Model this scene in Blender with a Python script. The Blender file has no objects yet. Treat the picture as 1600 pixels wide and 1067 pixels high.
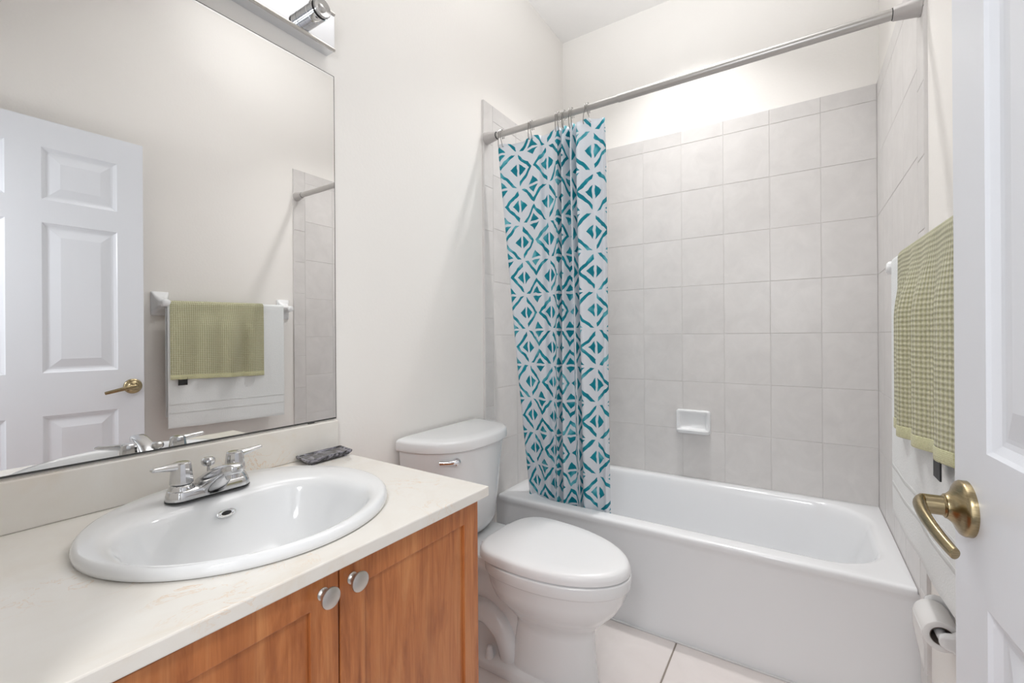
import bpy, bmesh, math, random
from math import sin, cos, pi, sqrt
from mathutils import Vector, Matrix

random.seed(7)
SC = bpy.context.scene
COL = SC.collection

# ------------------------------------------------------------------ camera
YAW, ROLL, FPX, V0 = 0.5736, 0.0066, 692.5572, 525.5765
CAM = Vector((1.2124, 0.0, 1.1525))
R_ = Vector((cos(YAW), sin(YAW), 0)); F_ = Vector((-sin(YAW), cos(YAW), 0)); U_ = Vector((0, 0, 1))
Rc = R_ * cos(ROLL) - U_ * sin(ROLL); Uc = U_ * cos(ROLL) + R_ * sin(ROLL)
cd = bpy.data.cameras.new('camera'); cam = bpy.data.objects.new('camera', cd); COL.objects.link(cam)
m = Matrix.Identity(4)
for i in range(3):
    m[i][0] = Rc[i]; m[i][1] = Uc[i]; m[i][2] = -F_[i]; m[i][3] = CAM[i]
cam.matrix_world = m
cd.sensor_width = 36; cd.lens = FPX * 36 / 1600; cd.clip_start = 0.01
cd.shift_y = -(533.5 - V0) / 1600
SC.camera = cam

# ------------------------------------------------------------------ world, lamps, exposure
w = bpy.data.worlds.new('world'); SC.world = w; w.use_nodes = True
bg = w.node_tree.nodes['Background']; bg.inputs[0].default_value = (0.92, 0.95, 1.0, 1); bg.inputs[1].default_value = 0.4
SC.view_settings.view_transform = 'Standard'; SC.view_settings.look = 'None'
SC.view_settings.exposure = 0.05; SC.view_settings.gamma = 1.0; SC.view_settings.use_curve_mapping = False


def area(name, loc, target, size, power, color, shape='DISK', spread=pi):
    l = bpy.data.lights.new(name, 'AREA'); l.shape = shape; l.size = size; l.energy = power; l.color = color; l.spread = spread
    o = bpy.data.objects.new(name, l); COL.objects.link(o); o.location = loc
    o.rotation_euler = (Vector(target) - Vector(loc)).to_track_quat('-Z', 'Y').to_euler()
    return o


# recessed lamp over the tub, hall lamp through the doorway; the others are added fills
area('tub_lamp', (0.75, 2.0, 2.94), (0.75, 2.0, 0), 0.10, 6.2, (1.0, 0.99, 0.98), spread=1.85)
area('overhead_fill', (0.75, 1.22, 2.94), (0.75, 1.22, 0), 1.2, 2.7, (1.0, 0.99, 0.98), spread=1.9)  # added overhead fill standing in for light bounced off the ceiling, no real fixture
area('ceiling_bounce_fill', (0.78, 0.66, 1.95), (0.78, 1.35, 2.96), 0.3, 7.4, (0.97, 0.985, 1.0), spread=1.45)  # unseen upward fill, added to brighten the ceiling
area('hall_lamp', (1.10, -0.35, 1.72), (0.6, 1.6, 0.6), 0.22, 6.0, (0.97, 0.985, 1.0))

area('doorway_fill', (1.05, -0.40, 1.1), (0.7, 2.0, 0.6), 0.9, 3.2, (0.97, 0.985, 1.0))  # added fill panel in the doorway, lifts the lower part of the room

# ------------------------------------------------------------------ node helpers
class X:
    """expression over shader math nodes"""
    def __init__(s, nt, sock): s.nt = nt; s.s = sock
    def op(s, o, b=None, c=None):
        n = s.nt.nodes.new('ShaderNodeMath'); n.operation = o
        for i, v in enumerate((s, b, c)):
            if v is None: continue
            if isinstance(v, X): s.nt.links.new(v.s, n.inputs[i])
            else: n.inputs[i].default_value = v
        return X(s.nt, n.outputs[0])
    def __add__(s, b): return s.op('ADD', b)
    def __sub__(s, b): return s.op('SUBTRACT', b)
    def __mul__(s, b): return s.op('MULTIPLY', b)
    def abs(s): return s.op('ABSOLUTE')
    def fract(s): return s.op('FRACT')
    def lt(s, b): return s.op('LESS_THAN', b)
    def gt(s, b): return s.op('GREATER_THAN', b)
    def min(s, b): return s.op('MINIMUM', b)
    def max(s, b): return s.op('MAXIMUM', b)


def srgb(r, g, b):
    f = lambda c: (c / 255 / 12.92) if c / 255 <= 0.04045 else ((c / 255 + 0.055) / 1.055) ** 2.4
    return (f(r), f(g), f(b), 1)


class Mat:
    def __init__(s, name, col, rough=0.5, metal=0.0, spec=0.5, coat=0.0):
        s.m = bpy.data.materials.new(name); s.m.use_nodes = True; s.nt = s.m.node_tree
        s.b = s.nt.nodes['Principled BSDF']
        s.b.inputs['Base Color'].default_value = col if len(col) == 4 else (*col, 1)
        s.b.inputs['Roughness'].default_value = rough; s.b.inputs['Metallic'].default_value = metal
        s.b.inputs['Specular IOR Level'].default_value = spec
        s.b.inputs['Coat Weight'].default_value = coat; s.b.inputs['Coat Roughness'].default_value = 0.05
        s.co = None
    def node(s, t): return s.nt.nodes.new(t)
    def coords(s, rand=False, scale=None):
        tc = s.node('ShaderNodeTexCoord'); out = tc.outputs['Object']
        if rand:
            oi = s.node('ShaderNodeObjectInfo'); a = s.node('ShaderNodeVectorMath'); a.operation = 'MULTIPLY_ADD'
            s.nt.links.new(oi.outputs['Random'], a.inputs[0]); a.inputs[1].default_value = (37, 19, 53)
            s.nt.links.new(out, a.inputs[2]); out = a.outputs[0]
        if scale:
            mp = s.node('ShaderNodeMapping'); mp.inputs['Scale'].default_value = scale
            s.nt.links.new(out, mp.inputs[0]); out = mp.outputs[0]
        return out
    def noise(s, co, scale, detail=3, rough=0.5, dist=0.0):
        n = s.node('ShaderNodeTexNoise'); n.inputs['Scale'].default_value = scale; n.inputs['Detail'].default_value = detail
        n.inputs['Roughness'].default_value = rough; n.inputs['Distortion'].default_value = dist
        s.nt.links.new(co, n.inputs['Vector']); return n.outputs[0]
    def ramp(s, fac, stops):
        r = s.node('ShaderNodeValToRGB'); e = r.color_ramp.elements
        while len(e) < len(stops): e.new(0.5)
        for i, (p, c) in enumerate(stops): e[i].position = p; e[i].color = c
        s.nt.links.new(fac, r.inputs[0]); return r.outputs[0]
    def mix(s, fac, a, b, mode='MIX'):
        n = s.node('ShaderNodeMix'); n.data_type = 'RGBA'; n.blend_type = mode
        for sock, v in ((n.inputs[0], fac), (n.inputs[6], a), (n.inputs[7], b)):
            if hasattr(v, 'is_output'): s.nt.links.new(v, sock)
            else: sock.default_value = v
        return n.outputs[2]
    def color(s, sock): s.nt.links.new(sock, s.b.inputs['Base Color']); return s
    def bump(s, h, strength, dist=0.002):
        n = s.node('ShaderNodeBump'); n.inputs['Strength'].default_value = strength; n.inputs['Distance'].default_value = dist
        s.nt.links.new(h, n.inputs['Height']); s.nt.links.new(n.outputs[0], s.b.inputs['Normal']); return s


def mk_paint(name, col, bump=0.25):
    M = Mat(name, col, 0.55, spec=0.3); co = M.coords()
    M.bump(M.noise(co, 90, 3, 0.5), bump, 0.0015); return M.m


MAT = {}
MAT['paint'] = mk_paint('wall_paint', srgb(245, 242, 238))
MAT['ceil'] = mk_paint('ceiling_paint', srgb(245, 243, 241))
MAT['trim'] = Mat('trim_paint', srgb(238, 239, 240), 0.35).m
_M = Mat('door_paint', srgb(233, 236, 242), 0.33); _c = _M.coords(scale=(60, 60, 3))
_M.bump(_M.noise(_c, 6, 3, 0.6), 0.12, 0.001); MAT['door'] = _M.m


def mk_tile(name, c1, c2, rough, scale=9):
    M = Mat(name, c1, rough); co = M.coords(rand=True)
    f = M.noise(co, scale, 6, 0.62, 0.6)
    c = M.ramp(f, [(0.30, c1), (0.72, c2)])
    oi = M.node('ShaderNodeObjectInfo')
    v = M.ramp(oi.outputs['Random'], [(0, (0.965, 0.965, 0.965, 1)), (1, (1, 1, 1, 1))])
    M.color(M.mix(1.0, c, v, 'MULTIPLY')); M.bump(f, 0.05, 0.002); return M.m


MAT['tile'] = mk_tile('wall_tile', srgb(216, 213, 211), srgb(227, 224, 222), 0.32)
MAT['floor_tile'] = mk_tile('floor_tile', srgb(232, 224, 221), srgb(240, 233, 230), 0.3, 5)
MAT['grout'] = Mat('wall_grout', srgb(222, 219, 217), 0.8).m
MAT['floor_grout'] = Mat('floor_grout', srgb(150, 140, 132), 0.85).m
MAT['porcelain'] = Mat('porcelain', srgb(237, 238, 239), 0.10, spec=0.5, coat=0.3).m
MAT['tub'] = Mat('tub_enamel', srgb(240, 241, 243), 0.14, spec=0.5, coat=0.2).m
MAT['plastic'] = Mat('white_plastic', srgb(238, 238, 239), 0.28).m
MAT['chrome'] = Mat('chrome', (0.86, 0.87, 0.88), 0.06, 1.0).m
MAT['chrome_soft'] = Mat('faucet_chrome', (0.66, 0.66, 0.665), 0.12, 1.0).m
MAT['plate'] = Mat('plate_chrome', (0.70, 0.71, 0.735), 0.05, 1.0).m
MAT['nickel'] = Mat('brushed_nickel', (0.62, 0.60, 0.57), 0.30, 1.0).m
MAT['rod'] = Mat('rod_metal', (0.50, 0.485, 0.47), 0.34, 0.75).m
MAT['hook'] = Mat('hook_steel', (0.42, 0.41, 0.40), 0.25, 1.0).m
MAT['rodcap'] = Mat('rod_cap', srgb(188, 184, 182), 0.35, 0.2).m
_M = Mat('antique_brass', (0.36, 0.29, 0.17), 0.27, 1.0); _c = _M.coords(scale=(30, 30, 400))
_M.color(_M.ramp(_M.noise(_c, 3, 3), [(0.3, (0.30, 0.235, 0.13, 1)), (0.7, (0.42, 0.345, 0.215, 1))])); MAT['brass'] = _M.m
MAT['black'] = Mat('black_rubber', (0.012, 0.012, 0.013), 0.5).m
MAT['caulk'] = Mat('caulk', srgb(222, 222, 222), 0.6).m
MAT['mirror'] = Mat('mirror_silver', (0.90, 0.898, 0.895), 0.0, 1.0).m
MAT['mirror_edge'] = Mat('mirror_edge', (0.06, 0.06, 0.06), 0.4).m
MAT['lens'] = Mat('lamp_glass', (0.55, 0.54, 0.53), 0.15, 0.6).m
MAT['cardboard'] = Mat('cardboard', srgb(120, 108, 100), 0.9).m
MAT['paper'] = Mat('tissue_paper', srgb(240, 239, 238), 0.9, spec=0.1).m
MAT['emit'] = None
_M = Mat('lamp_disc', (1, 1, 1), 0.5); _M.b.inputs['Emission Color'].default_value = (1, 0.98, 0.95, 1); _M.b.inputs['Emission Strength'].default_value = 3; MAT['emit'] = _M.m

# cream cultured marble
_M = Mat('cultured_marble', srgb(236, 232, 225), 0.16, coat=0.2); _c = _M.coords()
_n = _M.noise(_c, 5.5, 5, 0.6, 1.2)
_base = _M.ramp(_n, [(0.30, srgb(239, 236, 230)), (0.60, srgb(235, 230, 222)), (0.80, srgb(230, 219, 203))])
_v = _M.noise(_c, 7.0, 6, 0.6, 2.6)
_vein = _M.ramp(_v, [(0.487, (0, 0, 0, 1)), (0.5, (0.75, 0.75, 0.75, 1)), (0.513, (0, 0, 0, 1))])
_g = _M.ramp(_M.noise(_c, 3.3, 2), [(0.52, (0, 0, 0, 1)), (0.66, (1, 1, 1, 1))])
_vm = _M.mix(1.0, _vein, _g, 'MULTIPLY')
_M.color(_M.mix(_vm, _base, srgb(226, 186, 138))); MAT['marble'] = _M.m
# cherry foil wood, vertical grain
_M = Mat('cherry_wood', srgb(190, 118, 76), 0.33, coat=0.1)
_c = _M.coords(scale=(1, 1, 0.09)); _g1 = _M.noise(_c, 34, 5, 0.65, 0.7)
_c2 = _M.coords(scale=(1, 1, 0.22)); _g2 = _M.noise(_c2, 9, 3, 0.55, 2.2)
_c3 = _M.coords(scale=(1, 1, 0.03)); _g3 = _M.noise(_c3, 220, 2, 0.5)
_w1 = _M.ramp(_g1, [(0.28, srgb(156, 88, 46)), (0.48, srgb(192, 118, 66)), (0.70, srgb(210, 142, 88))])
_w2 = _M.ramp(_g2, [(0.36, (0.80, 0.74, 0.70, 1)), (0.5, (1, 1, 1, 1)), (0.66, (1.0, 0.98, 0.96, 1))])
_w3 = _M.ramp(_g3, [(0.30, (0.86, 0.82, 0.8, 1)), (0.5, (1, 1, 1, 1))])
_M.color(_M.mix(0.7, _M.mix(0.9, _w1, _w2, 'MULTIPLY'), _w3, 'MULTIPLY')); MAT['wood'] = _M.m
MAT['wood_dark'] = Mat('cabinet_shadow_gap', srgb(110, 58, 30), 0.6).m


def mk_towel(name, ca, cb, k, weave, bumpn):
    M = Mat(name, ca, 0.95, spec=0.1); M.b.inputs['Sheen Weight'].default_value = 0.25
    tc = M.node('ShaderNodeTexCoord'); sp = M.node('ShaderNodeSeparateXYZ'); M.nt.links.new(tc.outputs['UV'], sp.inputs[0])
    u = X(M.nt, sp.outputs[0]); v = X(M.nt, sp.outputs[1])
    h = ((u + v) * k).op('SINE') * ((u - v) * k).op('SINE')
    n = M.noise(tc.outputs['Object'], 260, 2)
    hn = h * weave + X(M.nt, n) * bumpn
    f = (h * 0.5 + 0.5) * weave + X(M.nt, n) * (1 - weave)  # weave hollows coloured darker, their shade put into the colour
    M.color(M.ramp(f.s, [(0.25, ca), (0.72, cb)])); M.bump(hn.s, 0.6, 0.003); return M.m


MAT['towel_green'] = mk_towel('green_terry', srgb(160, 158, 124), srgb(200, 197, 168), 2 * pi / 0.019, 0.7, 0.5)
MAT['towel_hem'] = mk_towel('green_hem', srgb(190, 188, 146), srgb(212, 210, 172), 2 * pi / 0.006, 0.2, 0.4)
MAT['towel_white'] = mk_towel('white_terry', srgb(234, 238, 238), srgb(243, 245, 245), 2 * pi / 0.005, 0.2, 0.7)
MAT['towel_band'] = mk_towel('white_band', srgb(228, 232, 231), srgb(240, 242, 241), 2 * pi / 0.003, 0.3, 0.1)

# marbled resin
_M = Mat('marbled_resin', (0.1, 0.1, 0.1), 0.15, coat=0.0); _c = _M.coords()
_M.color(_M.ramp(_M.noise(_c, 26, 4, 0.6, 2.2), [(0.36, (0.012, 0.012, 0.015, 1)), (0.47, (0.06, 0.06, 0.07, 1)), (0.60, (0.30, 0.29, 0.34, 1)), (0.75, (0.11, 0.11, 0.12, 1))]))
MAT['resin'] = _M.m

# shower curtain print
_M = Mat('curtain_print', (0.8, 0.8, 0.8), 0.5, spec=0.3)
_tc = _M.node('ShaderNodeTexCoord'); _sp = _M.node('ShaderNodeSeparateXYZ'); _M.nt.links.new(_tc.outputs['UV'], _sp.inputs[0])
P = 0.158; PH_U, PH_V = 0.0, 0.0  # phase
_uv = _M.noise(_tc.outputs['UV'], 26, 1); _uv2 = _M.noise(_tc.outputs['UV'], 21, 1)
a = X(_M.nt, _sp.outputs[0]) * (1 / 0.175) + (X(_M.nt, _uv) - 0.5) * 0.10 - 0.117 / 0.175 + 4.0
b = X(_M.nt, _sp.outputs[1]) * (1 / P) + (X(_M.nt, _uv2) - 0.5) * 0.10 + 0.019
x1 = (a + 0.5).fract() - 0.5; y1 = (b + 0.5).fract() - 0.5
x2 = a.fract() - 0.5; y2 = b.fract() - 0.5
isA = (x1.abs() + y1.abs()).lt(0.5); notA = isA * -1 + 1
x = (x1 * isA + y2 * notA).abs(); y = (y1 * isA + x2 * notA).abs()
d = x + y
par = lambda e: (e * 0.5).fract().gt(0.25)          # 1 where the integer e is odd
oddA = par((a + 0.5).op('FLOOR') + (b + 0.5).op('FLOOR')); oddB = par(a.op('FLOOR') + b.op('FLOOR'))
flip = lambda c, odd: c * (odd * -2 + 1)
sideA = flip(x1, oddA).gt(0.0); sideB = flip(y2, oddB).gt(0.0)
side = sideA * isA + sideB * notA                     # one chevron per diamond, alternating
stroke = (d - 0.412).abs().lt(0.058) * x.gt(0.03) * side
tri = (x + y * 1.05).lt(0.222) * x.gt(0.034)
mask = stroke.max(tri)
_lt = _M.noise(_tc.outputs['UV'], 13, 2, 0.5)
_teal = _M.ramp(_lt, [(0.34, srgb(8, 138, 158)), (0.55, srgb(26, 158, 176)), (0.68, srgb(120, 204, 216))])
_M.color(_M.mix(mask.s, srgb(238, 242, 247), _teal))
_M.b.inputs['Transmission Weight'].default_value = 0.0
# thin fabric lets some light through
_out = _M.nt.nodes['Material Output']; _tl = _M.node('ShaderNodeBsdfTranslucent'); _ms = _M.node('ShaderNodeMixShader'); _ms.inputs[0].default_value = 0.28
_M.nt.links.new(_M.b.inputs['Base Color'].links[0].from_socket, _tl.inputs[0])
_M.nt.links.new(_M.b.outputs[0], _ms.inputs[1]); _M.nt.links.new(_tl.outputs[0], _ms.inputs[2]); _M.nt.links.new(_ms.outputs[0], _out.inputs[0])
MAT['curtain'] = _M.m

# ------------------------------------------------------------------ object helpers
def thing(name, label, cat, loc, group=None):
    o = bpy.data.objects.new(name, None); COL.objects.link(o); o.location = loc; o.empty_display_size = 0.05
    o['label'] = label; o['category'] = cat
    if group: o['group'] = group
    return o


def root_loc(o):
    while o.parent: o = o.parent
    return Vector(o.location)


def obj(name, bm, mat, parent=None, smooth=True, bevel=0, seg=2, label=None, kind=None, angle=40, base=None):
    """links a bmesh (in room coordinates) as one object under parent; base gives a parentless thing its origin"""
    off = root_loc(parent) if parent else Vector(base or (0, 0, 0))
    bmesh.ops.recalc_face_normals(bm, faces=bm.faces[:])
    if off.length: bmesh.ops.translate(bm, verts=bm.verts[:], vec=-off)
    me = bpy.data.meshes.new(name)
    for f in bm.faces: f.smooth = smooth
    bm.to_mesh(me); bm.free()
    o = bpy.data.objects.new(name, me); COL.objects.link(o); me.materials.append(MAT[mat])
    if parent: o.parent = parent
    else: o.location = off
    if bevel:
        md = o.modifiers.new('bevel', 'BEVEL'); md.width = bevel; md.segments = seg; md.limit_method = 'ANGLE'; md.angle_limit = math.radians(35)
        md.harden_normals = False
    if smooth:
        md = o.modifiers.new('smooth', 'NODES') if False else None
        me.set_sharp_from_angle(angle=math.radians(angle))
    if label: o['label'] = label
    if kind: o['kind'] = kind
    return o


def tag(o, label, cat, group=None):
    o['label'] = label; o['category'] = cat
    if group: o['group'] = group
    return o


def box(bm, x0, x1, y0, y1, z0, z1):
    v = [bm.verts.new((x, y, z)) for x in (x0, x1) for y in (y0, y1) for z in (z0, z1)]
    for f in ((0, 1, 3, 2), (4, 6, 7, 5), (0, 4, 5, 1), (2, 3, 7, 6), (0, 2, 6, 4), (1, 5, 7, 3)):
        bm.faces.new([v[i] for i in f])
    return bm


def loft(bm, loops, cap0=True, cap1=True, closed=True):
    rows = [[bm.verts.new(p) for p in l] for l in loops]
    n = len(rows[0])
    for a, b in zip(rows, rows[1:]):
        for i in range(n if closed else n - 1):
            j = (i + 1) % n
            bm.faces.new((a[i], a[j], b[j], b[i]))
    if cap0: bm.faces.new(rows[0])
    if cap1: bm.faces.new(list(reversed(rows[-1])))
    return bm


def frame(d):
    d = Vector(d).normalized(); up = Vector((0, 0, 1)) if abs(d.z) < 0.9 else Vector((0, 1, 0))
    s = d.cross(up).normalized(); return s, s.cross(d).normalized()


def lathe(bm, org, axis, prof, n=32, cap0=True, cap1=True):
    """prof: list of (distance along axis, radius)"""
    org = Vector(org); ax = Vector(axis).normalized(); s, t = frame(ax)
    loops = [[org + ax * h + (s * cos(2 * pi * i / n) + t * sin(2 * pi * i / n)) * max(r, 1e-5) for i in range(n)] for h, r in prof]
    return loft(bm, loops, cap0, cap1)


def tube(bm, pts, rad, n=12, cap=True, flat=None):
    """swept circle (or ellipse: flat = (ratio along s, ratio along t)) along pts"""
    pts = [Vector(p) for p in pts]; loops = []; s0 = None
    for i, p in enumerate(pts):
        d = (pts[min(i + 1, len(pts) - 1)] - pts[max(i - 1, 0)]).normalized()
        if s0 is None: s, t = frame(d)
        else:
            s = (s0 - d * s0.dot(d)).normalized(); t = s.cross(d).normalized()
        s0 = s; r = rad[i] if isinstance(rad, (list, tuple)) else rad
        a, b = (flat[i] if isinstance(flat, list) else flat) if flat else (1, 1)
        loops.append([p + s * cos(2 * pi * k / n) * r * a + t * sin(2 * pi * k / n) * r * b for k in range(n)])
    return loft(bm, loops, cap, cap)


def catmull(pts, per):
    out = []; P = [pts[0]] + list(pts) + [pts[-1]]
    for i in range(1, len(P) - 2):
        for k in range(per):
            t = k / per; q = []
            for c in range(len(pts[0])):
                p0, p1, p2, p3 = P[i - 1][c], P[i][c], P[i + 1][c], P[i + 2][c]
                q.append(0.5 * (2 * p1 + (p2 - p0) * t + (2 * p0 - 5 * p1 + 4 * p2 - p3) * t * t + (3 * p1 - p0 - 3 * p2 + p3) * t ** 3))
            out.append(tuple(q))
    out.append(tuple(pts[-1])); return out


def rrect(x0, x1, y0, y1, r, z, n=8):
    """rounded rectangle loop; r may be four radii (x1y1, x0y1, x0y0, x1y0)"""
    rr = r if isinstance(r, (list, tuple)) else [r] * 4; out = []
    for q, (cx, cy, a0) in enumerate(((x1, y1, 0), (x0, y1, pi / 2), (x0, y0, pi), (x1, y0, 3 * pi / 2))):
        k = rr[q]; sx = -1 if q in (0, 3) else 1; sy = -1 if q in (0, 1) else 1
        for i in range(n + 1):
            a = a0 + pi / 2 * i / n
            out.append((cx + sx * k + cos(a) * k, cy + sy * k + sin(a) * k, z))
    return out


def spow(v, e): return math.copysign(abs(v) ** e, v)


# ------------------------------------------------------------------ room dimensions
XW, XT0, XT1 = 1.511, 0.0124, 1.5025          # right wall, tile faces
YB, YT = 2.4757, 2.4655                        # back wall, tile face
ZC, ZT, ZR = 2.96, 2.2355, 0.407               # ceiling, tile top, tub rim
YF = 1.7236                                    # tub front
YS = 0.03                                      # wall with the doorway


def struct(name, mat, *boxes, parent=None, bevel=0):
    bm = bmesh.new()
    for b_ in boxes: box(bm, *b_)
    return obj(name, bm, mat, parent, smooth=False, bevel=bevel, kind='structure' if not parent else None)


wall_left = struct('wall_left', 'paint', (-0.1, 0, -0.09, YB + 0.1, 0, ZC))
wall_right = struct('wall_right', 'paint', (XW, XW + 0.1, -0.09, YB + 0.1, 0, ZC))
wall_back = struct('wall_back', 'paint', (0, XW, YB, YB + 0.1, 0, ZC))
wall_front = struct('wall_front', 'paint', (0, 0.66, -0.09, YS, 0, ZC), (1.465, XW, -0.09, YS, 0, ZC), (0.66, 1.465, -0.09, YS, 2.085, ZC))
ceiling = struct('ceiling', 'ceil', (-0.1, XW + 0.1, -0.09, YB + 0.1, ZC, ZC + 0.08))
floor = struct('floor', 'floor_grout', (-0.1, XW + 0.1, -0.09, YB + 0.1, -0.1, -0.002))
trim = struct('trim_1', 'trim', (0.60, 0.66, YS, YS + 0.014, 0, 2.145), (1.465, 1.5105, YS, YS + 0.014, 0, 2.145), (0.66, 1.465, YS, YS + 0.014, 2.085, 2.145), bevel=0.003)
base_r = struct('baseboard_right', 'trim', (XW - 0.012, XW, YS + 0.014, 1.62, 0, 0.083), bevel=0.003)
base_l = struct('baseboard_left', 'trim', (0, 0.012, 0.87, 1.63, 0, 0.083), bevel=0.003)

# ---- wall tiles
_tm = {}


def tile_mesh(w, h, t=0.0019, ch=0.0012, mat='tile', nm='tile'):
    """front faces local -y, standing on z; a bevelled slab"""
    k = (round(w, 4), round(h, 4), round(t, 4), mat)
    if k in _tm: return _tm[k]
    bm = bmesh.new()
    o_ = [(-w / 2, 0), (w / 2, 0), (w / 2, h), (-w / 2, h)]
    i_ = [(-w / 2 + ch, ch), (w / 2 - ch, ch), (w / 2 - ch, h - ch), (-w / 2 + ch, h - ch)]
    loft(bm, [[(x, 0.0005, z) for x, z in o_], [(x, -t * 0.35, z) for x, z in o_], [(x, -t, z) for x, z in i_]])
    bmesh.ops.recalc_face_normals(bm, faces=bm.faces[:])
    me = bpy.data.meshes.new(nm); bm.to_mesh(me); bm.free(); me.materials.append(MAT[mat]); _tm[k] = me; return me


def put_tile(wall, cx, cy, z, w, h, rot, nm='tile'):
    o = bpy.data.objects.new(nm, tile_mesh(w, h, nm=nm)); COL.objects.link(o); o.parent = wall
    dz = random.uniform(-0.0002, 0.0002)
    o.location = (cx + (dz if rot else 0), cy + (0 if rot else dz), z)
    o.rotation_euler = (0, 0, rot); return o


TW, TH, G = 0.2026, 0.2510, 0.0016
ZJ = [2.1628 - TH * i for i in range(7)] + [ZR - 0.012]
rows = [(2.1628, ZT)] + [(ZJ[i + 1], ZJ[i]) for i in range(7)]
BED = 0.0019
struct('grout_bed', 'grout', (XT0 - BED, XT1 + BED, YT + BED, YB, 0.3945, ZT), parent=wall_back)
struct('grout_bed', 'grout', (0, XT0 - BED, 1.632, YB, 0.3945, ZT), (0, XT0 - BED, 1.632, 1.702, 0.0, 0.3945), parent=wall_left)
struct('grout_bed', 'grout', (XT1 + BED, XW, 1.624, YB, 0.3945, ZT), (XT1 + BED, XW, 1.624, 1.702, 0.0, 0.3945), parent=wall_right)
xj = [XT1] + [1.3029 - TW * i for i in range(7)] + [XT0]
for (z0, z1) in rows:
    for xa, xb in zip(xj[1:], xj):
        put_tile(wall_back, (xa + xb) / 2, YT + BED, z0 + G / 2, xb - xa - G, z1 - z0 - G, 0)
yj = [YT, 2.31, 2.31 - TW, 2.31 - 2 * TW, 1.702]
for (z0, z1) in rows:
    for ya, yb in zip(yj[1:], yj):
        put_tile(wall_left, XT0 - BED, (ya + yb) / 2, z0 + G / 2, yb - ya - G, z1 - z0 - G, pi / 2)
        put_tile(wall_right, XT1 + BED, (ya + yb) / 2, z0 + G / 2, yb - ya - G, z1 - z0 - G, -pi / 2)
zz = [0.0212, 0.2238] + [0.4264 + TW * i for i in range(9)] + [ZT]
for z0, z1 in zip(zz, zz[1:]):
    put_tile(wall_left, XT0 - BED, (1.632 + 1.702) / 2, z0 + G / 2, 0.07 - G, z1 - z0 - G, pi / 2, 'edge_tile')
    put_tile(wall_right, XT1 + BED, (1.624 + 1.702) / 2, z0 + G / 2, 0.078 - G, z1 - z0 - G, -pi / 2, 'edge_tile')
# ---- floor tiles
FT = 0.41
xs = [0.0, 0.822 - FT, 0.822, 0.822 + FT, XW]
ys = [YF + 0.06 - FT * k for k in range(6)]; ys.insert(0, YF + 0.3); ys.append(-0.09)
_fm = {}
for xa, xb in zip(xs, xs[1:]):
    for yb, ya in zip(ys, ys[1:]):
        if xb - xa < 0.02 or yb - ya < 0.02: continue
        k = (round(xb - xa, 3), round(yb - ya, 3))
        if k not in _fm:
            bm = bmesh.new(); wx, wy = (xb - xa) / 2 - 0.0028, (yb - ya) / 2 - 0.0028
            lp = lambda i, z: [(-wx + i, -wy + i, z), (wx - i, -wy + i, z), (wx - i, wy - i, z), (-wx + i, wy - i, z)]
            loft(bm, [lp(0, -0.006), lp(0, -0.0015), lp(0.0015, 0)]); bmesh.ops.recalc_face_normals(bm, faces=bm.faces[:])
            me = bpy.data.meshes.new('floor_tile'); bm.to_mesh(me); bm.free(); me.materials.append(MAT['floor_tile']); _fm[k] = me
        o = bpy.data.objects.new('floor_tile', _fm[k]); COL.objects.link(o); o.parent = floor
        o.location = ((xa + xb) / 2, (ya + yb) / 2, 0)

# ------------------------------------------------------------------ door
HG = Vector((1.4385, 0.053, 0)); DD = Vector((1.386 - 1.4385, 0.813 - 0.053, 0)); DW = DD.length; DD.normalize(); DN = Vector((-DD.y, DD.x, 0))
DZ0, DZ1, DT = 0.012, 2.06, 0.035


def dp(s, z, n): p = HG + DD * s + DN * n; return (p.x, p.y, z)


door = bpy.data.objects.new('door_1', None); COL.objects.link(door); door.location = (HG.x, HG.y, 0)
door['kind'] = 'structure'; door['label'] = 'white six-panel door standing open against the right wall'
st, rails = 0.102, None
cols = [(DW - 0.331, DW - 0.093), (0.093, 0.331)]
prow = [(1.730, 1.947), (1.014, 1.636), (0.20, 0.836)]
bm = bmesh.new()
for side in (0, 1):
    n0 = 0 if side == 0 else -DT; sg = -1 if side == 0 else 1
    S = sorted({0, DW} | {c for p in cols for c in p}); Z = sorted({DZ0, DZ1} | {c for p in prow for c in p})
    for sa, sb in zip(S, S[1:]):
        for za, zb in zip(Z, Z[1:]):
            pan = any(abs(sa - c[0]) < 1e-6 for c in cols) and any(abs(za - r[0]) < 1e-6 for r in prow)
            if not pan:
                bm.faces.new([bm.verts.new(dp(s, z, n0)) for s, z in ((sa, za), (sb, za), (sb, zb), (sa, zb))])
# slab edges
E4 = [(0, DZ0), (DW, DZ0), (DW, DZ1), (0, DZ1)]
for k in range(4):
    (s1, z1), (s2, z2) = E4[k], E4[(k + 1) % 4]
    bm.faces.new([bm.verts.new(q) for q in (dp(s1, z1, 0), dp(s2, z2, 0), dp(s2, z2, -DT), dp(s1, z1, -DT))])
bmesh.ops.remove_doubles(bm, verts=bm.verts[:], dist=1e-5)
obj('door_slab', bm, 'door', door, smooth=False)
for side in (0, 1):
    n0 = 0 if side == 0 else -DT; sg = -1 if side == 0 else 1
    for c in cols:
        for r in prow:
            bm = bmesh.new(); loops = []
            for ins, dep in ((0, 0), (0.004, 0.0035), (0.013, 0.0085), (0.019, 0.0095), (0.024, 0.009), (0.052, 0.0025), (0.056, 0.0015)):
                loops.append([dp(s, z, n0 + sg * dep) for s, z in ((c[0] + ins, r[0] + ins), (c[1] - ins, r[0] + ins), (c[1] - ins, r[1] - ins), (c[0] + ins, r[1] - ins))])
            loft(bm, loops, cap0=False, cap1=True); obj('door_panel', bm, 'door', door, smooth=False)
bm = bmesh.new(); lz = 0.934
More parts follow.
